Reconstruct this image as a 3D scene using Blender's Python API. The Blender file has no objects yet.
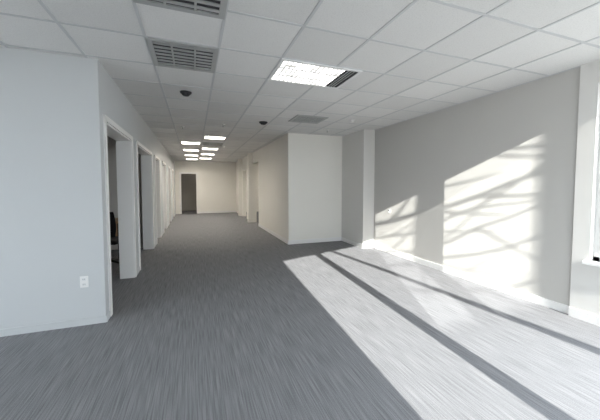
import bpy, bmesh, math, random
from mathutils import Vector, Matrix
random.seed(4)
S=bpy.context.scene
H=2.71
try:
    S.view_settings.view_transform='Standard'
    S.view_settings.look='None'
except Exception as e: print(e)

# ---------------- materials ----------------
def mat(name,col,rough=.7,metal=0,noise=0,nscale=30,bump=0,bscale=200,spec=.3):
    m=bpy.data.materials.new(name); m.use_nodes=True
    nt=m.node_tree; b=nt.nodes['Principled BSDF']
    b.inputs['Base Color'].default_value=(*col,1); b.inputs['Roughness'].default_value=rough
    b.inputs['Metallic'].default_value=metal
    b.inputs['Specular IOR Level'].default_value=spec
    tc=nt.nodes.new('ShaderNodeTexCoord')
    if noise:
        n=nt.nodes.new('ShaderNodeTexNoise'); n.inputs['Scale'].default_value=nscale; n.inputs['Detail'].default_value=4
        nt.links.new(tc.outputs['Object'],n.inputs['Vector'])
        r=nt.nodes.new('ShaderNodeMapRange'); r.inputs['To Min'].default_value=1-noise; r.inputs['To Max'].default_value=1+noise
        nt.links.new(n.outputs['Fac'],r.inputs['Value'])
        x=nt.nodes.new('ShaderNodeVectorMath'); x.operation='SCALE'; x.inputs[0].default_value=col
        nt.links.new(r.outputs[0],x.inputs['Scale']); nt.links.new(x.outputs[0],b.inputs['Base Color'])
    if bump:
        n=nt.nodes.new('ShaderNodeTexNoise'); n.inputs['Scale'].default_value=bscale
        nt.links.new(tc.outputs['Object'],n.inputs['Vector'])
        bp=nt.nodes.new('ShaderNodeBump'); bp.inputs['Strength'].default_value=bump; bp.inputs['Distance'].default_value=.002
        nt.links.new(n.outputs['Fac'],bp.inputs['Height']); nt.links.new(bp.outputs[0],b.inputs['Normal'])
    return m
def emis(name,col,st,tubes=False):
    m=bpy.data.materials.new(name); m.use_nodes=True; nt=m.node_tree; nt.nodes.clear()
    e=nt.nodes.new('ShaderNodeEmission'); e.inputs[0].default_value=(*col,1); e.inputs[1].default_value=st
    o=nt.nodes.new('ShaderNodeOutputMaterial'); nt.links.new(e.outputs[0],o.inputs[0])
    if tubes:
        tc=nt.nodes.new('ShaderNodeTexCoord'); mp=nt.nodes.new('ShaderNodeMapping'); mp.inputs['Scale'].default_value=(6,38,1)
        mp.inputs['Rotation'].default_value=(0,0,.35)
        n=nt.nodes.new('ShaderNodeTexNoise'); n.inputs['Scale'].default_value=1; n.inputs['Detail'].default_value=2
        r=nt.nodes.new('ShaderNodeMapRange'); r.inputs['From Min'].default_value=.38; r.inputs['From Max'].default_value=.58
        r.inputs['To Min'].default_value=.62; r.inputs['To Max'].default_value=st
        nt.links.new(tc.outputs['Object'],mp.inputs['Vector']); nt.links.new(mp.outputs[0],n.inputs['Vector']); nt.links.new(n.outputs['Fac'],r.inputs['Value']); nt.links.new(r.outputs[0],e.inputs[1])
    return m

M_wall=mat('paint_offwhite',(.74,.725,.70),.85,noise=.02,nscale=1.5,bump=.15)
M_wallL=mat('paint_cool_white',(.61,.625,.635),.85,noise=.02,nscale=1.5,bump=.15)
M_wallG=mat('paint_warm_gray',(.58,.565,.54),.85,noise=.02,nscale=1.5,bump=.15)
M_white=mat('paint_white',(.87,.85,.80),.8,noise=.015,nscale=2,bump=.1)
M_trim=mat('trim_white',(.86,.85,.84),.45)
M_metalw=mat('enamel_white',(.8,.8,.8),.4)
M_grid=mat('grid_enamel',(.58,.59,.60),.5)
M_dark=mat('vent_dark',(.05,.05,.055),.8)
M_slat=mat('vent_slat',(.42,.43,.43),.45,metal=.1)
M_black=mat('chair_black',(.02,.02,.025),.6,bump=.3,bscale=300)
M_plast=mat('black_plastic',(.03,.03,.03),.4)
M_chrome=mat('steel',(.5,.5,.5),.3,metal=1)
M_wood=mat('oak_laminate',(.35,.22,.12),.5,noise=.2,nscale=8)
M_dimhall=mat('dark_door',(.44,.42,.38),.6)
M_alu=mat('aluminium',(.6,.6,.6),.4,metal=.3)
M_ground=mat('pavement',(.35,.34,.33),.9,noise=.2,nscale=3)
M_blocker=mat('render_wall',(.5,.48,.45),.9,noise=.2,nscale=3)
M_bark=mat('bark',(.15,.11,.08),.9,noise=.3,nscale=15)
E_near=emis('tube_light_near',(1,.98,.94),4,True)
E_far=emis('tube_light',(1,.92,.80),38)

def carpet():
    m=bpy.data.materials.new('carpet_streaked'); m.use_nodes=True; nt=m.node_tree; b=nt.nodes['Principled BSDF']
    b.inputs['Roughness'].default_value=.95; b.inputs['Specular IOR Level'].default_value=.15
    tc=nt.nodes.new('ShaderNodeTexCoord')
    def nz(sc,detail,scale):
        mp=nt.nodes.new('ShaderNodeMapping'); mp.inputs['Scale'].default_value=sc
        nt.links.new(tc.outputs['Object'],mp.inputs['Vector'])
        n=nt.nodes.new('ShaderNodeTexNoise'); n.inputs['Scale'].default_value=scale; n.inputs['Detail'].default_value=detail
        nt.links.new(mp.outputs[0],n.inputs['Vector']); return n
    a=nz((120,3,1),2,1); c=nz((260,160,1),2,1)
    mx=nt.nodes.new('ShaderNodeMix'); mx.data_type='FLOAT'; mx.inputs[0].default_value=.45
    nt.links.new(a.outputs['Fac'],mx.inputs[2]); nt.links.new(c.outputs['Fac'],mx.inputs[3])
    cr=nt.nodes.new('ShaderNodeValToRGB')
    cr.color_ramp.elements[0].position=.34; cr.color_ramp.elements[0].color=(.145,.146,.158,1)
    cr.color_ramp.elements[1].position=.66; cr.color_ramp.elements[1].color=(.315,.315,.328,1)
    nt.links.new(mx.outputs[0],cr.inputs[0]); nt.links.new(cr.outputs[0],b.inputs['Base Color'])
    bp=nt.nodes.new('ShaderNodeBump'); bp.inputs['Strength'].default_value=.3; bp.inputs['Distance'].default_value=.003
    nt.links.new(c.outputs['Fac'],bp.inputs['Height']); nt.links.new(bp.outputs[0],b.inputs['Normal'])
    return m
M_carpet=carpet()
GX,GY,P=-.37,2.23,.61
def tiles():
    m=bpy.data.materials.new('acoustic_tile'); m.use_nodes=True; nt=m.node_tree; b=nt.nodes['Principled BSDF']
    b.inputs['Roughness'].default_value=.9; b.inputs['Specular IOR Level'].default_value=.1
    tc=nt.nodes.new('ShaderNodeTexCoord')
    mp=nt.nodes.new('ShaderNodeMapping'); mp.inputs['Location'].default_value=(-GX/P,-GY/P,0); mp.inputs['Scale'].default_value=(1/P,1/P,0)
    nt.links.new(tc.outputs['Object'],mp.inputs['Vector'])
    fl=nt.nodes.new('ShaderNodeVectorMath'); fl.operation='FLOOR'; nt.links.new(mp.outputs[0],fl.inputs[0])
    wn=nt.nodes.new('ShaderNodeTexWhiteNoise'); nt.links.new(fl.outputs[0],wn.inputs['Vector'])
    n=nt.nodes.new('ShaderNodeTexNoise'); n.inputs['Scale'].default_value=120; nt.links.new(tc.outputs['Object'],n.inputs['Vector'])
    r=nt.nodes.new('ShaderNodeMapRange'); r.inputs['To Min'].default_value=.92; r.inputs['To Max'].default_value=1.04
    nt.links.new(wn.outputs['Value'],r.inputs['Value'])
    r2=nt.nodes.new('ShaderNodeMapRange'); r2.inputs['From Min'].default_value=.3; r2.inputs['From Max'].default_value=.5; r2.inputs['To Min'].default_value=.9; r2.inputs['To Max'].default_value=1
    nt.links.new(n.outputs['Fac'],r2.inputs['Value'])
    mu=nt.nodes.new('ShaderNodeMath'); mu.operation='MULTIPLY'; nt.links.new(r.outputs[0],mu.inputs[0]); nt.links.new(r2.outputs[0],mu.inputs[1])
    x=nt.nodes.new('ShaderNodeVectorMath'); x.operation='SCALE'; x.inputs[0].default_value=(.77,.768,.76)
    nt.links.new(mu.outputs[0],x.inputs['Scale']); nt.links.new(x.outputs[0],b.inputs['Base Color'])
    return m
M_tile=tiles()
def glass():
    m=bpy.data.materials.new('window_glass'); m.use_nodes=True; nt=m.node_tree; nt.nodes.clear()
    t=nt.nodes.new('ShaderNodeBsdfTransparent'); t.inputs[0].default_value=(.97,.985,.98,1)
    g=nt.nodes.new('ShaderNodeBsdfGlossy'); g.inputs['Roughness'].default_value=.02
    mx=nt.nodes.new('ShaderNodeMixShader'); mx.inputs[0].default_value=.05
    o=nt.nodes.new('ShaderNodeOutputMaterial')
    nt.links.new(t.outputs[0],mx.inputs[1]); nt.links.new(g.outputs[0],mx.inputs[2]); nt.links.new(mx.outputs[0],o.inputs[0]); return m
M_glass=glass()

# ---------------- helpers ----------------
def boxes(name,lst,m,parent=None,bevel=0):
    """each box (x0,x1,y0,y1,z0,z1[,matindex]); m may be a list of materials"""
    ms=m if isinstance(m,list) else [m]
    bm=bmesh.new()
    for b in lst:
        x0,x1,y0,y1,z0,z1=b[:6]; mi=b[6] if len(b)>6 else 0
        v=[bm.verts.new(p) for p in ((x0,y0,z0),(x1,y0,z0),(x1,y1,z0),(x0,y1,z0),(x0,y0,z1),(x1,y0,z1),(x1,y1,z1),(x0,y1,z1))]
        for f in ((0,3,2,1),(4,5,6,7),(0,1,5,4),(1,2,6,5),(2,3,7,6),(3,0,4,7)):
            fc=bm.faces.new([v[i] for i in f]); fc.material_index=mi
    me=bpy.data.meshes.new(name); bm.to_mesh(me); bm.free()
    for q in ms: me.materials.append(q)
    o=bpy.data.objects.new(name,me); S.collection.objects.link(o)
    if parent: o.parent=parent
    if bevel:
        md=o.modifiers.new('b','BEVEL'); md.width=bevel; md.segments=2; md.limit_method='ANGLE'
    return o
def prism(name,pts,z0,z1,m):
    bm=bmesh.new(); lo=[bm.verts.new((x,y,z0)) for x,y in pts]; hi=[bm.verts.new((x,y,z1)) for x,y in pts]; n=len(pts)
    bm.faces.new(lo[::-1]); bm.faces.new(hi)
    for i in range(n): bm.faces.new((lo[i],lo[(i+1)%n],hi[(i+1)%n],hi[i]))
    me=bpy.data.meshes.new(name); bm.to_mesh(me); bm.free(); me.materials.append(m)
    o=bpy.data.objects.new(name,me); S.collection.objects.link(o); return o
def empty(name,loc=(0,0,0),rz=0):
    e=bpy.data.objects.new(name,None); e.empty_display_size=.1; e.location=loc; e.rotation_euler[2]=rz
    S.collection.objects.link(e); return e
def cyl(name,r1,r2,z0,z1,m,parent=None,seg=32,loc=(0,0)):
    bm=bmesh.new(); bmesh.ops.create_cone(bm,cap_ends=True,segments=seg,radius1=r1,radius2=r2,depth=z1-z0,matrix=Matrix.Translation((loc[0],loc[1],(z0+z1)/2)))
    me=bpy.data.meshes.new(name); bm.to_mesh(me); bm.free(); me.materials.append(m)
    for p in me.polygons: p.use_smooth=len(p.vertices)==4
    o=bpy.data.objects.new(name,me); S.collection.objects.link(o)
    if parent:o.parent=parent
    return o
def tube(name,chains,m,parent=None,res=3):
    cu=bpy.data.curves.new(name,'CURVE'); cu.dimensions='3D'; cu.bevel_depth=1; cu.bevel_resolution=res; cu.use_fill_caps=True
    for ch in chains:
        sp=cu.splines.new('POLY'); sp.points.add(len(ch)-1)
        for i,(p,r) in enumerate(ch): sp.points[i].co=(*p,1); sp.points[i].radius=r
    cu.materials.append(m); o=bpy.data.objects.new(name,cu); S.collection.objects.link(o)
    if parent:o.parent=parent
    return o

# ---------------- shell ----------------
fy=lambda x:.35*x-.55
poly=[(-3.8,fy(-3.8)-.08),(4.06,fy(4.06)-.08),(4.06,10),(6.15,10),(6.15,18.2),(-3.8,18.2)]
prism('floor',poly,-.1,0,M_carpet)
prism('ceiling',poly,H,H+.12,M_tile)
g=[]
i=math.floor((-3.65-GX)/P)
while GX+i*P<6: 
    x=GX+i*P
    if x>-3.6: g.append((x-.012,x+.012,fy(x)+.02 if x<4 else 10.2,16,H-.005,H))
    i+=1
j=math.floor((-1.8-GY)/P)+1
while GY+j*P<16:
    y=GY+j*P
    g.append((-3.65,min(3.9,(y+.5)/.35) if y<10 else 5.9,y-.012,y+.012,H-.0045,H)); j+=1
boxes('ceiling_grid',g,M_grid)

XL=-.89
LW=[(-1.5,-.1),(.1,1.5),(1.7,3.1)]  # unseen left windows, added to let in more sky light
B=[];y=-1.96
for a,b in LW:
    B+=[(-3.8,-3.65,y,a,0,H),(-3.8,-3.65,a,b,0,.3),(-3.8,-3.65,a,b,2.5,H)]; y=b
B.append((-3.8,-3.65,y,16.15,0,H))
boxes('wall_left',B,M_wallL)
for n_,(a,b) in enumerate(LW):
    e=empty('window_%d'%(n_+2))
    boxes('frame',[(-3.76,-3.7,a,a+.05,.3,2.5),(-3.76,-3.7,b-.05,b,.3,2.5),(-3.76,-3.7,a,b,.3,.35),(-3.76,-3.7,a,b,2.45,2.5)],M_alu,e)
    boxes('glass',[(-3.735,-3.73,a+.05,b-.05,.35,2.45)],M_glass,e)
boxes('wall_left_return',[(-3.65,XL-.2,3.51,3.64,0,H),(XL-.2,XL,3.51,3.66,0,H)],M_wallL)
ops=[(3.70,5.1),(5.55,7.3),(7.95,8.85),(9.8,10.7),(11.9,12.8),(13.9,14.8)]
hd=2.13
L=[];y=3.66
for a,b in ops:
    L.append((XL-.2,XL,y,a,0,H)); L.append((XL-.2,XL,a,b,hd,H)); y=b
L.append((XL-.2,XL,y,16,0,H))
boxes('wall_corridor_left',L,M_wallL)
boxes('wall_partition',[(-3.65,XL-.2,yy,yy+.12,0,H) for yy in (7.5,9.25,11.3,13.3)],M_wallG)
boxes('wall_back',[(-3.65,-.6,16,16.15,0,H),(.12,6,16,16.15,0,H),(-.6,.12,16,16.15,2.06,H)],M_white)
boxes('wall_vestibule',[(-1.6,-1.5,16.15,18.1,0,H),(1.0,1.1,16.15,18.1,0,H),(-1.6,1.1,18.0,18.1,0,H)],M_dimhall)  # gray wall colour stands in for the dimness inside the doorway
boxes('wall_right',[(3.91,4.06,1.93,5.7,0,H)],M_wallG)
boxes('wall_right_column',[(3.62,4.06,5.7,6.72,0,H)],M_wall)
boxes('wall_right_pier',[(3.88,4.06,1.777,1.93,0,H),(3.88,4.06,.84,1.12,0,H),(3.88,4.06,1.12,1.777,0,.64),(3.88,4.06,1.12,1.777,2.48,H)],M_wall)
boxes('wall_center_block',[(2.16,4.06,6.72,10.2,0,H)],M_white)
boxes('wall_corridor_right',[(2.16,2.31,11.3,12.7,0,H),(2.16,2.31,10.2,11.3,2.3,H),(2.16,2.31,12.7,13.7,2.13,H),(2.16,2.31,13.7,16,0,H),(2.0,2.16,11.3,11.55,0,H),(2.0,2.16,13.9,14.2,0,H)],M_white)
boxes('wall_side_room',[(5.9,6.0,10.2,16,0,H),(4.06,6.0,10.1,10.2,0,H)],M_white)

ang=math.atan(.35); c=1/math.cos(ang)
def wl(x): return x*c
fw=empty('window_frames_front',(0,-.55,0),ang)
segs=[(1.15,1.965,.1,2.66),(2.075,3.84,.1,2.66)]
B=[];x=-3.75
for a,b,z0,z1 in segs:
    B.append((wl(x),wl(a),-.08,0,0,H)); B.append((wl(a),wl(b),-.08,0,0,z0)); B.append((wl(a),wl(b),-.08,0,z1,H)); x=b
B.append((wl(x),wl(3.95),-.08,0,0,H))
wf=boxes('wall_front',B,M_wall); wf.location=(0,-.55,0); wf.rotation_euler[2]=ang
F=[];G=[]
for a,b,z0,z1 in segs:
    A,Bb=wl(a),wl(b)
    F+=[(A,A+.02,-.06,-.03,z0,z1),(Bb-.02,Bb,-.06,-.03,z0,z1),(A,Bb,-.06,-.03,z0,z0+.03),(A,Bb,-.06,-.03,z1-.02,z1)]
    G.append((A,Bb,-.045,-.04,z0,z1))
boxes('frame',F,M_alu,fw); boxes('glass',G,M_glass,fw)

w=empty('window_1',(0,0,0))
boxes('frame',[(3.94,4.0,1.12,1.16,.64,2.48),(3.94,4.0,1.725,1.777,.64,2.48),(3.94,4.0,1.12,1.777,.64,.69),(3.94,4.0,1.12,1.777,2.43,2.48)],M_alu,w)
boxes('glass',[(3.978,3.982,1.16,1.737,.69,2.43)],M_glass,w)
boxes('sill',[(3.83,3.98,1.08,1.82,.61,.645)],M_trim,w,.004)

bb=.095
boxes('baseboard_right',[(3.895,3.91,1.93,5.7,0,bb),(3.605,3.62,5.7,6.72,0,bb),(3.62,3.91,5.685,5.7,0,bb),(3.865,3.88,.85,1.93,0,bb)],M_trim)
boxes('baseboard_center',[(2.145,2.16,6.72,10.2,0,bb),(2.145,3.62,6.705,6.72,0,bb)],M_trim)
Lb=[];y=3.5
for a,b in ops:
    Lb.append((XL,XL+.012,y,a-.07,0,.07)); y=b+.07
Lb.append((XL,XL+.012,y,16,0,.07)); Lb.append((-3.65,XL,3.498,3.51,0,.07))
boxes('baseboard_left',Lb,M_wallL)
boxes('baseboard_back',[(.2,2.16,15.985,16,0,bb)],M_trim)
for k,(a,b) in enumerate(ops):
    T=[(XL,XL+.018,a-.06,a,0,hd+.06),(XL,XL+.018,b,b+.06,0,hd+.06),(XL,XL+.018,a,b,hd,hd+.06),
       (XL-.2,XL,a,a+.018,0,hd),(XL-.2,XL,b-.018,b,0,hd),(XL-.2,XL,a+.018,b-.018,hd-.018,hd)]
    boxes('trim_%d'%(k+1),T,M_trim)
boxes('trim_7',[(-.67,-.6,15.98,16.15,0,2.13),(.12,.19,15.98,16.15,0,2.13),(-.6,.12,15.98,16.15,2.06,2.13)],M_trim)

def door(name,xx,a,b,m=M_trim):
    e=empty(name,(0,0,0))
    boxes('slab',[(xx-.04,xx,a,b,.01,hd-.02)],m,e,.003)
    boxes('panel_molding',[(xx,xx+.006,a+.12,b-.12,z,z+.02) for z in (.25,.95,1.1,1.95)]+[(xx,xx+.006,p,p+.02,z0,z1) for p in (a+.12,b-.14) for z0,z1 in ((.25,.95),(1.1,1.95))],m,e)
    h=cyl('knob',.027,.022,0,.06,M_chrome,e); h.rotation_euler=(0,math.radians(90),0); h.location=(xx,a+.07,1.0)
door('door_1',XL-.06,9.82,10.68); door('door_2',XL-.06,13.92,14.78)

# ---------------- ceiling fixtures ----------------
def troffer(x0,x1,y0,y1,em,name='ceiling_light_troffer',dark_end=0):
    e=empty(name,(0,0,0)); z=H; t=.03; xl=x1-dark_end
    boxes('frame',[(x0,x1,y0,y0+t,z-.016,z-.001),(x0,x1,y1-t,y1,z-.016,z-.001),(x0,x0+t,y0+t,y1-t,z-.016,z-.001),(x1-t,x1,y0+t,y1-t,z-.016,z-.001)],M_metalw,e)
    boxes('lens',[(x0+t,xl-t,y0+t,y1-t,z-.008,z-.002)],em,e)
    n=max(3,int((xl-x0)/.055)); w=(xl-x0-2*t)/n
    boxes('louvre',[(x0+t+w*i-.004,x0+t+w*i+.004,y0+t,y1-t,z-.02,z-.008) for i in range(1,n)]+[(x0+t,xl-t,y0+(y1-y0)*q-.008,y0+(y1-y0)*q+.008,z-.02,z-.008) for q in (.33,.66)],M_metalw,e)
    if dark_end: boxes('return_slot',[(xl-t,x1-t,y0+t,y1-t,z-.008,z-.002)],M_dark,e); boxes('slot_blades',[(xl-t+k*.035,xl-t+k*.035+.01,y0+t,y1-t,z-.015,z-.008) for k in range(1,int(dark_end/.035))],M_slat,e)  # dark plate stands in for the shade inside the open slot
c0=lambda i:GX+i*P
r0=lambda j:GY+j*P
troffer(c0(2),1.78,r0(1),r0(2),E_near,dark_end=.16)
for (i,j) in [(1,9),(0,11),(0,14),(0,17),(0,20),(1,13),(1,16),(1,19)]:
    troffer(c0(i)+.03,c0(i+1)-.03,r0(j)+.1,r0(j+1)-.1,E_far)
troffer(3.3,3.9,12,12.6,E_far)
troffer(3.3,3.9,14,14.6,E_far)
troffer(-2.9,-2.3,5.0,5.6,emis('tube_dim',(1,.95,.9),3))
troffer(-2.9,-2.3,8.2,8.8,emis('tube_warm',(1,.85,.65),9))
troffer(0,.6,17,17.6,emis('tube_hall',(1,.9,.8),5))  # unseen lamp, added to brighten the end doorway
def vent(x0,x1,y0,y1,n=7):
    e=empty('ceiling_air_vent',(0,0,0)); z=H; t=.045
    boxes('frame',[(x0,x1,y0,y0+t,z-.016,z-.001),(x0,x1,y1-t,y1,z-.016,z-.001),(x0,x0+t,y0+t,y1-t,z-.016,z-.001),(x1-t,x1,y0+t,y1-t,z-.016,z-.001)],M_slat,e)
    boxes('duct',[(x0+t,x1-t,y0+t,y1-t,z-.006,z-.001)],M_dark,e)  # dark plate paints in the shade behind the slats
    w=(y1-y0-2*t)/n; s=[]
    for i in range(n):
        yy=y0+t+w*(i+.3); s.append((x0+t,x1-t,yy,yy+w*.4,z-.014,z-.006))
    for q in (.33,.66): s.append((x0+(x1-x0)*q-.008,x0+(x1-x0)*q+.008,y0+t,y1-t,z-.018,z-.006))
    boxes('slats',s,M_slat,e)
vent(c0(0),c0(1),r0(1),r0(2)); vent(c0(0),c0(1),r0(-1)+.1,r0(0)+.1)
vent(1.77,2.38,4.95,5.5,6)
vent(c0(1),c0(2),r0(11),r0(12),6)
def dome(x,y,r=.06,m=M_metalw,name='smoke_detector'):
    e=empty(name,(x,y,H)); cyl('base',r,r*1.1,-.02,-.001,m,e); cyl('cap',r*.55,r*.95,-.05,-.02,m,e)
dome(-.08,4.31,.07,M_dark,'security_camera_dome'); dome(1.33,5.77,.08,M_dark,'security_camera_dome'); 
dome(2.9,5.0,.05); dome(.9,9.6,.06)
def sprinkler(x,y):
    e=empty('fire_sprinkler',(x,y,H)); cyl('escutcheon',.035,.04,-.008,-.001,M_metalw,e); cyl('stem',.01,.01,-.045,-.008,M_chrome,e); cyl('deflector',.022,.022,-.05,-.045,M_chrome,e)
for x,y in ((.6,6.3),(2.9,6.1),(.6,10),(-.2,6.8)): sprinkler(x,y)

o=empty('electrical_outlet',(-1.07,3.51,.45))
boxes('plate',[(-.036,.036,-.006,0,-.058,.058)],M_trim,o,.002)
boxes('sockets',[(-.018,.018,-.009,-.006,.01,.042),(-.018,.018,-.009,-.006,-.042,-.01)],M_metalw,o)
boxes('slots',[(sx,sx+.003,-.0095,-.009,z,z+.012) for sx in (-.009,.006) for z in (.022,-.032)],M_dark,o)
o=empty('wall_thermostat',(3.91,5.12,.9))
boxes('body',[(-.025,0,-.03,.03,-.04,.04)],M_metalw,o,.004); boxes('screen',[(-.027,-.025,-.018,.018,0,.025)],M_dark,o)

# ---------------- office chair ----------------
ch=empty('office_chair',(-1.42,5.92,0),math.radians(165))
boxes('seat',[(-.24,.24,-.24,.24,.43,.51)],M_black,ch,.035)
def back():
    bm=bmesh.new(); rows=[]
    for iz in range(9):
        z=.56+.44*iz/8; row=[]
        hw=.22-.03*abs(iz/8-.4)
        for ix in range(9):
            t=ix/8*2-1; row.append(bm.verts.new((hw*t,.25-.06*t*t+.06*(z-.56)-.03*math.sin((z-.56)/.44*math.pi),z)))
        rows.append(row)
    for a in range(8):
        for b_ in range(8): bm.faces.new((rows[a][b_],rows[a][b_+1],rows[a+1][b_+1],rows[a+1][b_]))
    me=bpy.data.meshes.new('backrest'); bm.to_mesh(me); bm.free(); me.materials.append(M_black)
    o=bpy.data.objects.new('backrest',me); S.collection.objects.link(o); o.parent=ch
    s=o.modifiers.new('s','SOLIDIFY'); s.thickness=.045; b2=o.modifiers.new('b','BEVEL'); b2.width=.015; b2.segments=3
back()
tube('back_bracket',[[((0,.15,.42),.022),((0,.27,.44),.022),((0,.3,.55),.02),((0,.27,.7),.02)]],M_plast,ch)
tube('armrests',[[((s*.22,.05,.44),.014),((s*.29,.05,.46),.014),((s*.29,.03,.66),.014)] for s in (-1,1)],M_plast,ch)
boxes('arm_pads',[(s*.29-.03,s*.29+.03,-.13,.14,.655,.685) for s in (-1,1)],M_plast,ch,.01)
cyl('gas_lift',.028,.028,.1,.43,M_chrome,ch)
tube('star_base',[[((0,0,.13),.03),((.27*math.cos(a),.27*math.sin(a),.075),.016)] for a in [k*2*math.pi/5+.3 for k in range(5)]],M_plast,ch)
for k in range(5):
    a=k*2*math.pi/5+.3
    cs=cyl('caster_%d'%(k+1),.03,.03,-.02,.02,M_plast,ch,20); cs.location=(.27*math.cos(a),.27*math.sin(a),.03); cs.rotation_euler=(math.radians(90),0,a)
dk=empty('office_desk',(-1.95,6.85,0))
boxes('top',[(-.8,.6,-.4,.35,.71,.75)],M_wood,dk,.003)
boxes('legs',[(x,x+.04,y,y+.04,0,.71) for x in (-.78,.54) for y in (-.36,.29)],M_plast,dk)
boxes('modesty_panel',[(-.74,.54,.28,.3,.25,.71)],M_wood,dk)

# ---------------- outside ----------------
boxes('ground',[(-30,30,-40,20,-.25,-.15)],M_ground)
K=.485
SD=Vector((.07,1,-K))
def out(x,z,dist):
    p=Vector((x,.35*x-.55,z))-SD*dist; return tuple(p)
tube('leaning_tree',[[(out(3.4,-1.2,2.2),.09),(out(3.2,.46,2.2),.07),(out(2.8,1.7,2.2),.055),(out(2.42,2.7,2.2),.045),(out(2.2,3.6,2.3),.03)]],M_bark)  # unseen trunk, added and tilted to cast the slanted floor stripe
LP=Vector((-8.9,-21.8,9.55))
def ray(yw,zw,y):
    t_=Vector((3.91,yw,zw)); f=(y-LP.y)/(t_.y-LP.y); return tuple(LP+(t_-LP)*f)
a=ray(2.34,.15,-9); 
boxes('neighbor_wall',[(a[0],.45,-9.3,-9,-.15,9),(-6,a[0],-9.3,-9,-.15,a[2]-.1)],M_blocker)  # unseen blocker, added to trim the spot beam on the right wall
chains=[]
for k in range(10):
    yy=6.6; zz=-1.0+k*.34+random.uniform(-.1,.1); r=random.uniform(.016,.034); ch_=[]
    n=10; sl=random.uniform(.14,.3)
    for q in range(n):
        ch_.append((ray(yy,zz,-5.3+.02*k),r*(1-.5*q/n)))
        if q in (3,5,7) :
            y2,z2=yy,zz; tw=[]; s2=random.choice((-1,1))*random.uniform(.05,.25)+.12
            for u in range(6): tw.append((ray(y2,z2,-5.3+.02*k),r*.6*(1-.13*u))); y2-=.28; z2+=s2*(.7+.1*u)
            chains.append(tw)
        yy-=.5; zz+=sl*(.4+.14*q)*random.uniform(.6,1.4)
    chains.append(ch_)
chains.append([((-3.6,-5.3,-.2),.16),((-3.3,-5.3,2),.13),((-3.0,-5.3,4),.09),((-2.7,-5.3,6),.05)])
q=ray(4.22,.1,-5.5); chains.append([((q[0]-.02,q[1],-.2),.08),((q[0],q[1],q[2]),.055),((q[0]+.02,q[1],q[2]+1.6),.04),((q[0]+.1,q[1],q[2]+3),.02)])  # extra trunk, added to widen the shadow gap between wall patches
tube('bare_tree',chains,M_bark)

# ---------------- light ----------------
sun=bpy.data.lights.new('sun','SUN'); sun.energy=16; sun.angle=math.radians(.6); sun.color=(1,.965,.91)
so=bpy.data.objects.new('sun',sun); S.collection.objects.link(so); so.rotation_euler=SD.to_track_quat('-Z','Y').to_euler(); so.location=(0,-10,6)
sp=bpy.data.lights.new('reflected_sun','SPOT'); sp.energy=105000; sp.spot_size=math.radians(14); sp.spot_blend=.1; sp.shadow_soft_size=.07; sp.color=(1,.97,.92)  # added spot that casts the bright wall patches, besides the sun
po=bpy.data.objects.new('reflected_sun',sp); S.collection.objects.link(po); po.location=LP; po.rotation_euler=(Vector((2.4,.5,1.85))-LP).to_track_quat('-Z','Y').to_euler()
W=bpy.data.worlds.new('sky'); S.world=W; W.use_nodes=True; bg=W.node_tree.nodes['Background']; bg.inputs[0].default_value=(.86,.925,1,1); bg.inputs[1].default_value=5.6

# ---------------- camera ----------------
cam=bpy.data.cameras.new('cam'); co=bpy.data.objects.new('camera',cam); S.collection.objects.link(co)
cam.sensor_width=36; cam.lens=36*290/600; cam.shift_y=-10/600; cam.clip_start=.05
co.location=(0,0,1.43); co.rotation_euler=(math.radians(90-2.76),0,math.radians(-20.1))
S.camera=co
